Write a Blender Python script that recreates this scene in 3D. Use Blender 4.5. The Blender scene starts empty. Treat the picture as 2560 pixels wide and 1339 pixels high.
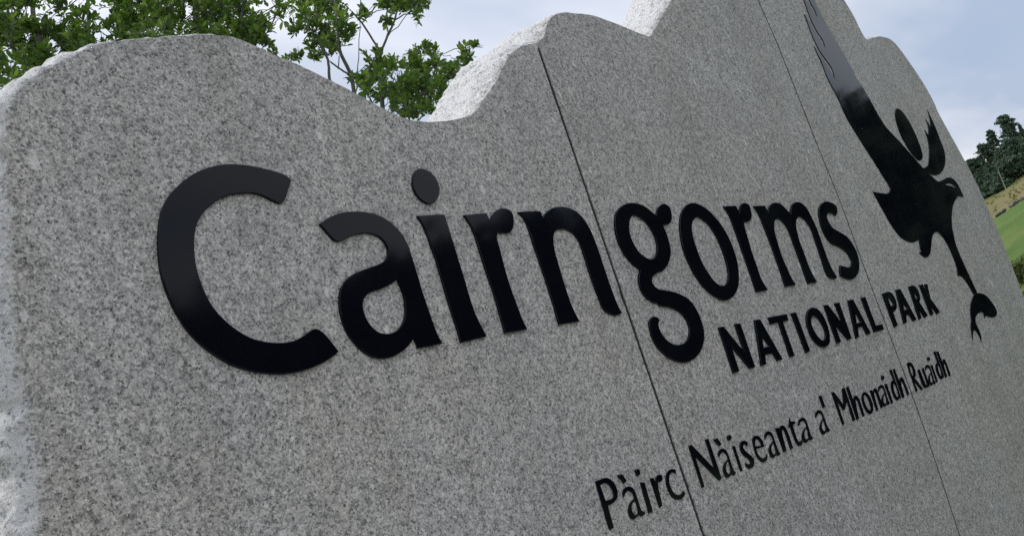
import bpy, bmesh, math, random
import numpy as np
from mathutils import Vector, Matrix, noise, geometry

random.seed(7); np.random.seed(7)
S = bpy.context.scene
COL = S.collection
rad = math.radians

# ------------------------------------------------------------------ camera
# world: X along the face of the sign, Y into the stone, Z up; face = plane y 0
F_PX, CX, CY = 2490.0, 1280.0, 669.5
CAM = Vector((0.0, -1.8, 1.6))
_t = np.array([3412 - CX, -(471 - CY), -F_PX]); _t /= np.linalg.norm(_t)
_u = np.array([-.32, 1.0, -(-.32 * _t[0] + _t[1]) / _t[2]]); _u /= np.linalg.norm(_u)
_i = -np.cross(_t, _u)
ROT = np.array([_t, _i, _u])
cam_d = bpy.data.cameras.new('camera'); cam = bpy.data.objects.new('camera', cam_d); COL.objects.link(cam)
cam_d.sensor_width = 36.0; cam_d.lens = 36.0 * F_PX / 2560.0
cam_d.clip_start = 0.05; cam_d.clip_end = 3000
cam.matrix_world = Matrix.Translation(CAM) @ Matrix(ROT.tolist()).to_4x4()
S.camera = cam

# ------------------------------------------------------------------ world, sun, exposure
SUN_EL, SUN_AZ = 48.0, 128.0          # azimuth counter-clockwise from +X: behind the stone, to the left
sun_dir = Vector((math.cos(rad(SUN_EL)) * math.cos(rad(SUN_AZ)), math.cos(rad(SUN_EL)) * math.sin(rad(SUN_AZ)), math.sin(rad(SUN_EL))))
W = bpy.data.worlds.new('World'); S.world = W; W.use_nodes = True
nt = W.node_tree; nt.nodes.clear()
def wn(t, **k):
    n = nt.nodes.new(t)
    for a, v in k.items(): setattr(n, a, v)
    return n
L = nt.links.new
sky = wn('ShaderNodeTexSky', sky_type='NISHITA', sun_disc=False)
sky.sun_elevation = rad(SUN_EL); sky.sun_rotation = rad(90 - SUN_AZ); sky.air_density = 1.0; sky.dust_density = 1.5
bg_sky = wn('ShaderNodeBackground'); bg_sky.inputs['Strength'].default_value = 0.13
L(sky.outputs[0], bg_sky.inputs[0])
tc = wn('ShaderNodeTexCoord')
sep = wn('ShaderNodeSeparateXYZ'); L(tc.outputs['Generated'], sep.inputs[0])
zz = wn('ShaderNodeMath', operation='MAXIMUM'); L(sep.outputs[2], zz.inputs[0]); zz.inputs[1].default_value = 0.0
za = wn('ShaderNodeMath', operation='ADD'); L(zz.outputs[0], za.inputs[0]); za.inputs[1].default_value = 0.12
dx = wn('ShaderNodeMath', operation='DIVIDE'); L(sep.outputs[0], dx.inputs[0]); L(za.outputs[0], dx.inputs[1])
dy = wn('ShaderNodeMath', operation='DIVIDE'); L(sep.outputs[1], dy.inputs[0]); L(za.outputs[0], dy.inputs[1])
cmb = wn('ShaderNodeCombineXYZ'); L(dx.outputs[0], cmb.inputs[0]); L(dy.outputs[0], cmb.inputs[1])
mp = wn('ShaderNodeMapping'); mp.inputs['Rotation'].default_value = (0, 0, rad(15)); mp.inputs['Scale'].default_value = (.55, 1.25, 1); mp.inputs['Location'].default_value = (3.3, 2.1, 0)
L(cmb.outputs[0], mp.inputs[0])
n1 = wn('ShaderNodeTexNoise'); n1.inputs['Scale'].default_value = .9; n1.inputs['Detail'].default_value = 5; n1.inputs['Roughness'].default_value = .5; n1.inputs['Distortion'].default_value = .4
L(mp.outputs[0], n1.inputs['Vector'])
cov = wn('ShaderNodeMapRange'); cov.inputs[1].default_value = .34; cov.inputs[2].default_value = .60; cov.inputs[3].default_value = .66; cov.inputs[4].default_value = .99; cov.interpolation_type = 'SMOOTHSTEP'
L(n1.outputs[0], cov.inputs[0])
n2 = wn('ShaderNodeTexNoise'); n2.inputs['Scale'].default_value = 1.15; n2.inputs['Detail'].default_value = 4
L(mp.outputs[0], n2.inputs['Vector'])
cr = wn('ShaderNodeValToRGB'); cr.color_ramp.elements[0].position = .40; cr.color_ramp.elements[0].color = (.42, .49, .625, 1); cr.color_ramp.elements[1].position = .66; cr.color_ramp.elements[1].color = (.90, .89, .91, 1)
L(n2.outputs[0], cr.inputs[0])
bg_cl = wn('ShaderNodeBackground'); bg_cl.inputs['Strength'].default_value = 0.95
L(cr.outputs[0], bg_cl.inputs[0])
zsq = wn('ShaderNodeMath', operation='MULTIPLY'); L(zz.outputs[0], zsq.inputs[0]); L(zz.outputs[0], zsq.inputs[1])
zst = wn('ShaderNodeMath', operation='MULTIPLY_ADD'); L(zsq.outputs[0], zst.inputs[0]); zst.inputs[1].default_value = 1.25; zst.inputs[2].default_value = 1.0   # overcast is brightest overhead
L(zst.outputs[0], bg_cl.inputs['Strength'])
mx = wn('ShaderNodeMixShader'); L(cov.outputs[0], mx.inputs[0]); L(bg_sky.outputs[0], mx.inputs[1]); L(bg_cl.outputs[0], mx.inputs[2])
wo = wn('ShaderNodeOutputWorld'); L(mx.outputs[0], wo.inputs[0])

sd = bpy.data.lights.new('sun', 'SUN'); sd.energy = 1.5; sd.angle = rad(14); sd.color = (1, .97, .93)
so = bpy.data.objects.new('sun', sd); COL.objects.link(so)
so.rotation_euler = sun_dir.to_track_quat('Z', 'Y').to_euler(); so.location = (0, 0, 30)

S.view_settings.view_transform = 'Standard'; S.view_settings.look = 'None'
S.view_settings.exposure = 0.14; S.view_settings.gamma = 1.0; S.view_settings.use_curve_mapping = False
S.render.engine = 'CYCLES'
S.cycles.use_denoising = False
S.cycles.max_bounces = 6

# ------------------------------------------------------------------ helpers
def ray(px, py):
    r = ROT @ np.array([(px - CX) / F_PX, -(py - CY) / F_PX, -1.0])
    return Vector(r)
def on_y(px, py, y=0.0):
    r = ray(px, py); return CAM + r * ((y - CAM.y) / r.y)
def at_dist(px, py, d):
    r = ray(px, py); return CAM + r * (d / math.hypot(r.x, r.y))
def link_mesh(name, me, mats, parent=None):
    o = bpy.data.objects.new(name, me); COL.objects.link(o)
    for m in mats:
        if m.name not in [x.name for x in me.materials if x]: me.materials.append(m)
    if parent: o.parent = parent
    return o
def mesh_obj(name, verts, faces, mats, parent=None, smooth=False):
    me = bpy.data.meshes.new(name); me.from_pydata(verts, [], faces); me.update()
    if smooth: me.polygons.foreach_set('use_smooth', [True] * len(me.polygons))
    return link_mesh(name, me, mats, parent)
def empty(name, loc=(0, 0, 0)):
    o = bpy.data.objects.new(name, None); COL.objects.link(o); o.location = loc; o.empty_display_size = .2; return o
def tag(o, label=None, cat=None, group=None, kind=None):
    for k, v in (('label', label), ('category', cat), ('group', group), ('kind', kind)):
        if v: o[k] = v
    return o
def smooth_path(pts, n=8, closed=True):
    """pts: (x, y) or (x, y, 1) for a corner; Catmull-Rom between corners."""
    P = [(p[0], p[1], (len(p) > 2 and p[2] == 1)) for p in pts]; out = []; N = len(P)
    rng = range(N) if closed else range(N - 1)
    for i in rng:
        p1, p2 = P[i], P[(i + 1) % N]
        p0 = P[i - 1] if (closed or i > 0) else p1
        p3 = P[(i + 2) % N] if (closed or i + 2 < N) else p2
        a, b, c, d = [np.array(q[:2], float) for q in (p0, p1, p2, p3)]
        if p1[2]: a = b - (c - b) if not p2[2] else b
        if p2[2]: d = c + (c - b) if not p1[2] else c
        lb = np.linalg.norm(c - b) + 1e-9
        m1 = (c - a); m2 = (d - b)
        if p1[2]: m1 = (c - b)
        else: m1 = m1 / (np.linalg.norm(m1) + 1e-9) * lb
        if p2[2]: m2 = (c - b)
        else: m2 = m2 / (np.linalg.norm(m2) + 1e-9) * lb
        k = n if not (p1[2] and p2[2]) else 1
        for j in range(k):
            s = j / k; h = s * s; g = h * s
            out.append((2*g - 3*h + 1) * b + (g - 2*h + s) * m1 + (-2*g + 3*h) * c + (g - h) * m2)
    if not closed: out.append(np.array(P[-1][:2], float))
    return [tuple(q) for q in out]

def mat(name):
    m = bpy.data.materials.new(name); m.use_nodes = True
    t = m.node_tree; b = t.nodes['Principled BSDF']; return m, t, b
def nd(t, typ, ins=None, **k):
    n = t.nodes.new(typ)
    for a, v in k.items(): setattr(n, a, v)
    for a, v in (ins or {}).items():
        if hasattr(v, 'is_linked') or isinstance(v, bpy.types.NodeSocket): t.links.new(v, n.inputs[a])
        else: n.inputs[a].default_value = v
    return n
def ramp(t, fac, stops, interp='LINEAR'):
    n = t.nodes.new('ShaderNodeValToRGB'); e = n.color_ramp.elements; n.color_ramp.interpolation = interp
    while len(e) < len(stops): e.new(.5)
    for i, (p, c) in enumerate(stops):
        e[i].position = p; e[i].color = (c, c, c, 1) if isinstance(c, (int, float)) else (*c, 1)
    t.links.new(fac, n.inputs[0]); return n.outputs[0]
def mixc(t, fac, a, b, mode='MIX'):
    n = t.nodes.new('ShaderNodeMix'); n.data_type = 'RGBA'; n.blend_type = mode
    for s, v in ((n.inputs[0], fac), (n.inputs[6], a), (n.inputs[7], b)):
        if isinstance(v, bpy.types.NodeSocket): t.links.new(v, s)
        elif isinstance(v, (int, float)) and s != n.inputs[0]: s.default_value = (v, v, v, 1)
        elif isinstance(v, tuple): s.default_value = (*v, 1)
        else: s.default_value = v
    return n.outputs[2]

# ------------------------------------------------------------------ materials
def granite():
    m, t, b = mat('granite')
    co = t.nodes.new('ShaderNodeTexCoord').outputs['Object']
    at = t.nodes.new('ShaderNodeAttribute'); at.attribute_name = 'fresh'
    wob = nd(t, 'ShaderNodeTexNoise', {'Vector': co, 'Scale': 260.0, 'Detail': 3.0})
    v = nd(t, 'ShaderNodeVectorMath', operation='SUBTRACT', ins={0: wob.outputs['Color'], 1: (.5, .5, .5)})
    v = nd(t, 'ShaderNodeVectorMath', operation='SCALE', ins={0: v.outputs[0], 'Scale': .0075})
    co2 = nd(t, 'ShaderNodeVectorMath', operation='ADD', ins={0: co, 1: v.outputs[0]}).outputs[0]
    v1 = nd(t, 'ShaderNodeTexVoronoi', {'Vector': co2, 'Scale': 195.0})
    v2 = nd(t, 'ShaderNodeTexVoronoi', {'Vector': co2, 'Scale': 400.0})
    s1 = nd(t, 'ShaderNodeSeparateColor', {0: v1.outputs['Color']}).outputs[0]
    s2 = nd(t, 'ShaderNodeSeparateColor', {0: v2.outputs['Color']}).outputs[1]
    clump = nd(t, 'ShaderNodeTexNoise', {'Vector': co, 'Scale': 48.0, 'Detail': 6.0, 'Roughness': .7}).outputs[0]
    sm = nd(t, 'ShaderNodeMath', operation='MULTIPLY_ADD', ins={0: clump, 1: 1.6, 2: -.78}).outputs[0]
    s1 = nd(t, 'ShaderNodeMath', operation='ADD', ins={0: s1, 1: sm}).outputs[0]
    s2 = nd(t, 'ShaderNodeMath', operation='MULTIPLY_ADD', ins={0: sm, 1: .5, 2: s2}).outputs[0]
    f1 = ramp(t, s1, [(0, (.10, .098, .094)), (.10, (.24, .236, .226)), (.22, (.62, .60, .565)), (.6, (.78, .757, .71)), (1, (.88, .855, .80))])
    f2 = ramp(t, s2, [(0, (.34, .34, .34)), (.10, (.62, .615, .60)), (.5, (.72, .71, .69)), (1, (.78, .77, .75))])
    h1 = ramp(t, s1, [(0, (.045, .044, .045)), (.13, (.115, .113, .114)), (.30, (.28, .275, .270)), (.58, (.435, .426, .41)), (.85, (.56, .547, .52)), (1, (.74, .72, .685))])
    h2 = ramp(t, s2, [(0, (.05, .049, .05)), (.2, (.19, .187, .186)), (.5, (.42, .412, .398)), (1, (.66, .645, .615))])
    c = mixc(t, .42, h1, h2)
    cl2 = nd(t, 'ShaderNodeTexNoise', {'Vector': co, 'Scale': 15.0, 'Detail': 6.0, 'Roughness': .7}).outputs[0]
    c = mixc(t, 1.0, c, ramp(t, cl2, [(.3, (.90, .885, .865)), (.5, (1.055, 1.035, 1.005)), (.7, (1.20, 1.17, 1.13))]), 'MULTIPLY')
    orn = t.nodes.new('ShaderNodeObjectInfo').outputs['Random']
    c = mixc(t, 1.0, c, ramp(t, orn, [(0, (.97, .965, .95)), (1, (1.05, 1.045, 1.02))]), 'MULTIPLY')
    def pale(scale, thr, amt, c, colr):               # scattered pale feldspar crystals with ragged outlines
        w2 = nd(t, 'ShaderNodeTexNoise', {'Vector': co, 'Scale': 110.0, 'Detail': 4.0, 'Roughness': .7})
        w2 = nd(t, 'ShaderNodeVectorMath', operation='SCALE', ins={0: w2.outputs['Color'], 'Scale': .042})
        co3 = nd(t, 'ShaderNodeVectorMath', operation='ADD', ins={0: co, 1: w2.outputs[0]}).outputs[0]
        co3 = nd(t, 'ShaderNodeMapping', {'Vector': co3, 'Rotation': (0, rad(35 + scale * 7), 0), 'Scale': (1.35, 1.0, .75)}).outputs[0]
        v3 = nd(t, 'ShaderNodeTexVoronoi', {'Vector': co3, 'Scale': scale})
        pick = nd(t, 'ShaderNodeSeparateColor', {0: v3.outputs['Color']}).outputs[2]
        rr = nd(t, 'ShaderNodeMath', operation='MULTIPLY_ADD', ins={0: pick, 1: .34, 2: thr}).outputs[0]
        hit = nd(t, 'ShaderNodeMath', operation='SUBTRACT', ins={0: rr, 1: v3.outputs['Distance']}).outputs[0]
        hit = nd(t, 'ShaderNodeMapRange', {0: hit, 1: 0.0, 2: .03, 3: 0.0, 4: amt}).outputs[0]
        return mixc(t, hit, c, colr)
    c = pale(8.0, -.195, .62, c, (.80, .78, .73)); c = pale(15.0, -.15, .68, c, (.80, .78, .735)); c = pale(45.0, -.12, .7, c, (.80, .79, .76)); c = pale(36.0, -.16, .7, c, (.06, .06, .062))
    # slow mottling and faint tan weathering
    big = nd(t, 'ShaderNodeTexNoise', {'Vector': co, 'Scale': 3.2, 'Detail': 6.0, 'Roughness': .65}).outputs[0]
    c = mixc(t, 1.0, c, ramp(t, big, [(.25, .88), (.75, 1.12)]), 'MULTIPLY')
    st = nd(t, 'ShaderNodeTexNoise', {'Vector': co, 'Scale': 1.5, 'Detail': 6.0, 'Roughness': .65}).outputs[0]
    st = nd(t, 'ShaderNodeMapRange', {0: st, 1: .48, 2: .70, 3: 0.0, 4: .3}).outputs[0]
    c = mixc(t, st, c, mixc(t, 1.0, c, (1.04, .96, .82), 'MULTIPLY'))
    rs_ = nd(t, 'ShaderNodeMapping', {'Vector': co, 'Scale': (7.0, 7.0, .5)})
    rn_ = nd(t, 'ShaderNodeTexNoise', {'Vector': rs_.outputs[0], 'Scale': 1.0, 'Detail': 5.0, 'Roughness': .6}).outputs[0]
    c = mixc(t, 1.0, c, ramp(t, rn_, [(.32, (.90, .89, .87)), (.55, 1.0)]), 'MULTIPLY')     # faint rain streaks
    fn = nd(t, 'ShaderNodeTexNoise', {'Vector': co, 'Scale': 30.0, 'Detail': 5.0, 'Roughness': .7}).outputs[0]
    fn = nd(t, 'ShaderNodeMath', operation='MULTIPLY_ADD', ins={0: fn, 1: .9, 2: -.45}).outputs[0]
    fr = nd(t, 'ShaderNodeMath', operation='ADD', ins={0: at.outputs['Fac'], 1: fn}).outputs[0]
    fr = nd(t, 'ShaderNodeMath', operation='MULTIPLY', ins={0: fr, 1: nd(t, 'ShaderNodeMapRange', {0: at.outputs['Fac'], 1: 0.0, 2: .25, 3: 0.0, 4: 1.0}).outputs[0]}, use_clamp=True).outputs[0]
    c = mixc(t, fr, c, mixc(t, .42, f1, f2))
    t.links.new(c, b.inputs['Base Color'])
    b.inputs['Roughness'].default_value = .66
    b.inputs['Specular IOR Level'].default_value = .3
    ha = nd(t, 'ShaderNodeTexNoise', {'Vector': co, 'Scale': 75.0, 'Detail': 8.0, 'Roughness': .72}).outputs[0]
    hb = nd(t, 'ShaderNodeTexNoise', {'Vector': co, 'Scale': 260.0, 'Detail': 3.0}).outputs[0]
    fa = nd(t, 'ShaderNodeMath', operation='MULTIPLY', ins={0: ha, 1: at.outputs['Fac']}).outputs[0]
    hh = nd(t, 'ShaderNodeMath', operation='MULTIPLY_ADD', ins={0: hb, 1: .06, 2: fa}).outputs[0]
    bp = nd(t, 'ShaderNodeBump', {'Height': hh, 'Strength': .95, 'Distance': .010})
    t.links.new(bp.outputs[0], b.inputs['Normal'])
    return m
M_GRANITE = granite()

def black_stone():
    m, t, b = mat('polished_black_granite')
    co = t.nodes.new('ShaderNodeTexCoord').outputs['Object']
    v = nd(t, 'ShaderNodeTexVoronoi', {'Vector': co, 'Scale': 16.0})
    pick = nd(t, 'ShaderNodeSeparateColor', {0: v.outputs['Color']}).outputs[0]
    a = nd(t, 'ShaderNodeMath', operation='LESS_THAN', ins={0: v.outputs['Distance'], 1: .035}).outputs[0]
    p = nd(t, 'ShaderNodeMath', operation='GREATER_THAN', ins={0: pick, 1: .72}).outputs[0]
    a = nd(t, 'ShaderNodeMath', operation='MULTIPLY', ins={0: a, 1: p}).outputs[0]
    n = nd(t, 'ShaderNodeTexNoise', {'Vector': co, 'Scale': 420.0, 'Detail': 2.0}).outputs[0]
    base = ramp(t, n, [(.35, (.0025, .003, .005)), (.7, (.005, .006, .010))])
    t.links.new(mixc(t, a, base, (.42, .41, .38)), b.inputs['Base Color'])
    sm = nd(t, 'ShaderNodeTexNoise', {'Vector': co, 'Scale': 7.0, 'Detail': 4.0}).outputs[0]
    t.links.new(ramp(t, sm, [(.3, .04), (.75, .10)]), b.inputs['Roughness'])
    b.inputs['IOR'].default_value = 1.30
    return m
M_BLACK = black_stone()

m, t, b = mat('joint_mortar')
co = t.nodes.new('ShaderNodeTexCoord').outputs['Object']
n = nd(t, 'ShaderNodeTexNoise', {'Vector': co, 'Scale': 45.0, 'Detail': 5.0}).outputs[0]
t.links.new(ramp(t, n, [(.3, (.014, .013, .010)), (.6, (.032, .028, .020)), (.85, (.075, .07, .045))]), b.inputs['Base Color']); b.inputs['Roughness'].default_value = .95
M_MORTAR = m

def leaf_mat(name, dark, mid, light, transl=.35, rough=.42):
    m, t, b = mat(name)
    g = t.nodes.new('ShaderNodeNewGeometry')
    rnd = g.outputs['Random Per Island']
    oi = t.nodes.new('ShaderNodeObjectInfo').outputs['Random']
    r = nd(t, 'ShaderNodeMath', operation='ADD', ins={0: rnd, 1: oi}).outputs[0]
    r = nd(t, 'ShaderNodeMath', operation='FRACT', ins={0: r}).outputs[0]
    c = ramp(t, r, [(0, dark), (.5, mid), (.93, light), (1, tuple(x * 1.15 for x in light))])
    co = t.nodes.new('ShaderNodeTexCoord').outputs['Object']
    t.links.new(c, b.inputs['Base Color']); b.inputs['Roughness'].default_value = rough
    b.inputs['Specular IOR Level'].default_value = .35
    tr = t.nodes.new('ShaderNodeBsdfTranslucent'); t.links.new(mixc(t, 1.0, c, (1.25, 1.35, .55), 'MULTIPLY'), tr.inputs[0])
    ms = t.nodes.new('ShaderNodeMixShader'); ms.inputs[0].default_value = transl
    t.links.new(b.outputs[0], ms.inputs[1]); t.links.new(tr.outputs[0], ms.inputs[2])
    t.links.new(ms.outputs[0], t.nodes['Material Output'].inputs[0])
    return m
M_LEAF = leaf_mat('willow_leaf', (.056, .11, .03), (.092, .162, .042), (.165, .23, .085), .48)
M_PINE = leaf_mat('pine_needles', (.038, .068, .047), (.058, .098, .063), (.08, .128, .075), .1, .7)
M_WOODS = leaf_mat('woodland_leaves', (.010, .016, .008), (.014, .023, .010), (.02, .032, .013), .05, .9)
M_BRACK = leaf_mat('bracken_fronds', (.03, .055, .012), (.06, .085, .02), (.11, .105, .035), .3, .7)
def bark(name, a, c2):
    m, t, b = mat(name)
    co = t.nodes.new('ShaderNodeTexCoord').outputs['Object']
    n = nd(t, 'ShaderNodeTexNoise', {'Vector': co, 'Scale': 40.0, 'Detail': 4.0}).outputs[0]
    t.links.new(ramp(t, n, [(.3, a), (.7, c2)]), b.inputs['Base Color']); b.inputs['Roughness'].default_value = .85
    bp = nd(t, 'ShaderNodeBump', {'Height': n, 'Strength': .4, 'Distance': .004}); t.links.new(bp.outputs[0], b.inputs['Normal'])
    return m
M_BARK = bark('willow_bark', (.06, .06, .045), (.15, .15, .115))
M_PBARK = bark('pine_bark', (.05, .035, .025), (.14, .085, .055))
M_POLE = bark('weathered_wood', (.20, .18, .155), (.32, .30, .26))
M_ROCK = bark('field_stone', (.05, .05, .05), (.12, .118, .11))

# ------------------------------------------------------------------ terrain
_D = np.array([0, 14, 25, 60, 115, 155, 190, 260, 420, 900.0])
_Z = np.array([0, 0, .75, 4.75, 11.0, 17.0, 20.5, 27, 36, 50.0])
def terr(x, y):
    vx, vy = x - CAM.x, y - CAM.y
    d = math.hypot(vx, vy); az = math.degrees(math.atan2(vy, vx))
    # smooth interpolation
    z = float(np.interp(d, _D, _Z)); z = .5 * z + .25 * float(np.interp(max(d - 6, 0), _D, _Z)) + .25 * float(np.interp(d + 6, _D, _Z))
    w = max(0.0, 1 - max(0, abs(az - 16) - 12) / 14.0); w = w * w * (3 - 2 * w)
    tilt = max(-8, min(8, 13 - az)) * .0046 * d * min(1, d / 40)
    z = z * (.12 + .88 * w) + tilt * w
    z += noise.fractal(Vector((x * .03, y * .03, 3)), 1.0, 2.0, 3) * min(d / 60, 1) * .5
    return z
nA, rings = 240, list(np.concatenate([[2, 5, 9, 14, 19], np.linspace(25, 200, 60), [230, 270, 330, 420, 600, 900, 1500]]))
vs = [(CAM.x, CAM.y, 0)]; fs = []
for r in rings:
    for k in range(nA):
        a = 2 * math.pi * k / nA; x, y = CAM.x + r * math.cos(a), CAM.y + r * math.sin(a); vs.append((x, y, terr(x, y)))
for k in range(nA):
    fs.append((0, 1 + k, 1 + (k + 1) % nA))
for j in range(len(rings) - 1):
    for k in range(nA):
        a, b2 = 1 + j * nA + k, 1 + j * nA + (k + 1) % nA; fs.append((a, a + nA, b2 + nA, b2))
m, t, b = mat('hill_pasture')
co = t.nodes.new('ShaderNodeTexCoord').outputs['Object']
sp = nd(t, 'ShaderNodeSeparateXYZ', {0: co})
xy = nd(t, 'ShaderNodeCombineXYZ', {0: sp.outputs[0], 1: sp.outputs[1]})
off = nd(t, 'ShaderNodeVectorMath', operation='SUBTRACT', ins={0: xy.outputs[0], 1: (CAM.x, CAM.y, 0)})
ln = nd(t, 'ShaderNodeVectorMath', operation='LENGTH', ins={0: off.outputs[0]}).outputs['Value']
wv = nd(t, 'ShaderNodeTexNoise', {'Vector': co, 'Scale': .12, 'Detail': 4.0}).outputs[0]
dd = nd(t, 'ShaderNodeMath', operation='MULTIPLY_ADD', ins={0: wv, 1: 14.0, 2: ln}).outputs[0]
f1 = nd(t, 'ShaderNodeMapRange', {0: dd, 1: 118.0, 2: 124.0, 3: 0.0, 4: 1.0}).outputs[0]
f2 = nd(t, 'ShaderNodeMapRange', {0: dd, 1: 142.0, 2: 158.0, 3: 0.0, 4: 1.0}).outputs[0]
gn = nd(t, 'ShaderNodeTexNoise', {'Vector': co, 'Scale': .45, 'Detail': 7.0, 'Roughness': .65}).outputs[0]
gs = nd(t, 'ShaderNodeMapping', {'Vector': co, 'Scale': (.25, 1.6, 1.0), 'Rotation': (0, 0, .55)})
gst = nd(t, 'ShaderNodeTexNoise', {'Vector': gs.outputs[0], 'Scale': .35, 'Detail': 6.0, 'Roughness': .6}).outputs[0]
green = ramp(t, gst, [(.3, (.075, .130, .032)), (.5, (.105, .17, .04)), (.72, (.155, .195, .058))])
dry = ramp(t, gn, [(.3, (.145, .15, .055)), (.55, (.215, .18, .09)), (.75, (.17, .175, .065))])
olive = ramp(t, gn, [(.3, (.095, .13, .04)), (.7, (.15, .165, .06))])
c = mixc(t, f1, green, dry); c = mixc(t, f2, c, olive)
t.links.new(c, b.inputs['Base Color']); b.inputs['Roughness'].default_value = .95; b.inputs['Specular IOR Level'].default_value = .1
gb = nd(t, 'ShaderNodeTexNoise', {'Vector': co, 'Scale': 2.2, 'Detail': 8.0, 'Roughness': .7}).outputs[0]
bp = nd(t, 'ShaderNodeBump', {'Height': gb, 'Strength': .8, 'Distance': .35}); t.links.new(bp.outputs[0], b.inputs['Normal'])
g = mesh_obj('ground', vs, fs, [m], smooth=True); tag(g, 'grassy ground rising to a pasture hillside at the right', kind='structure')

def sheet(name, x0, x1, y0, y1, z, lo, hi, label):
    m, t, b = mat(name)
    co = t.nodes.new('ShaderNodeTexCoord').outputs['Object']
    n = nd(t, 'ShaderNodeTexNoise', {'Vector': co, 'Scale': 55.0, 'Detail': 6.0, 'Roughness': .7}).outputs[0]
    t.links.new(ramp(t, n, [(.3, lo), (.7, hi)]), b.inputs['Base Color']); b.inputs['Roughness'].default_value = .95
    tag(mesh_obj(name, [(x0, y0, z), (x1, y0, z), (x1, y1, z), (x0, y1, z)], [(0, 1, 2, 3)], [m]), label, kind='structure')
sheet('bounce_gravel', -9, 11.5, -6.5, .8, .012, (.22, .215, .20), (.42, .41, .39), 'unseen pale gravel added to bounce light onto the sign')  # pale ground out of view, added to bounce neutral light onto the face
sheet('road', -12.5, 12.5, -13.5, -7.2, .012, (.045, .045, .047), (.07, .07, .07), 'dark road in front of the sign')

# ------------------------------------------------------------------ the granite sign
SIGN = empty('granite_sign', (4.0, .12, 0))
tag(SIGN, 'tall grey granite sign of three slabs with mountain skyline top and raised black lettering', 'sign')
def attach(o):
    o.parent = SIGN; o.matrix_parent_inverse = Matrix.Translation(SIGN.location).inverted(); return o
DEP = .24
J1 = 2.673
JOINT2 = [(1797, -232), (1895, 0), (1943, 109), (1997.5, 246), (2045, 366), (2103, 510), (2165, 680), (2241, 880), (2321, 1100), (2400, 1339)]
def j2pts():
    o = []
    for p in smooth_path(JOINT2, 6, False):
        q = on_y(*p); o.append((q.x, q.z))
    o.append((o[-1][0] - .01, -.15)); return o
J2 = j2pts()

def px_path(ctrl):
    """ctrl: (px, py, bulge, r, rough, y0[, corner]) -> resampled rows X, Z, bulge, r, rough, y0"""
    rows = []
    for c in ctrl:
        q = on_y(c[0], c[1]); rows.append((q.x, q.z) + tuple(c[2:6]) + (c[6] if len(c) > 6 else 0,))
    return rows
def resample(rows, step=.011):
    xy = smooth_path([(r[0], r[1], r[6]) for r in rows], 10, False)
    # attributes interpolated by original index
    N = len(rows); att = np.array([r[2:6] for r in rows], float)
    ks = []
    for i in range(N - 1):
        k = 1 if (rows[i][6] and rows[i + 1][6]) else 10
        ks += [i + j / k for j in range(k)]
    ks.append(N - 1)
    xy = np.array(xy); ks = np.array(ks, float)
    s = np.concatenate([[0], np.cumsum(np.linalg.norm(np.diff(xy, axis=0), axis=1))])
    n = max(2, int(s[-1] / step)); u = np.linspace(0, s[-1], n + 1)
    X = np.interp(u, s, xy[:, 0]); Z = np.interp(u, s, xy[:, 1]); K = np.interp(u, s, ks)
    A = [np.interp(K, np.arange(N), att[:, j]) for j in range(4)]
    return [tuple(v) for v in zip(X, Z, *A)]
def fb(x, y, z, sc, o=4): return noise.fractal(Vector((x * sc, y * sc, z * sc)), .9, 2.1, o)

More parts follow.
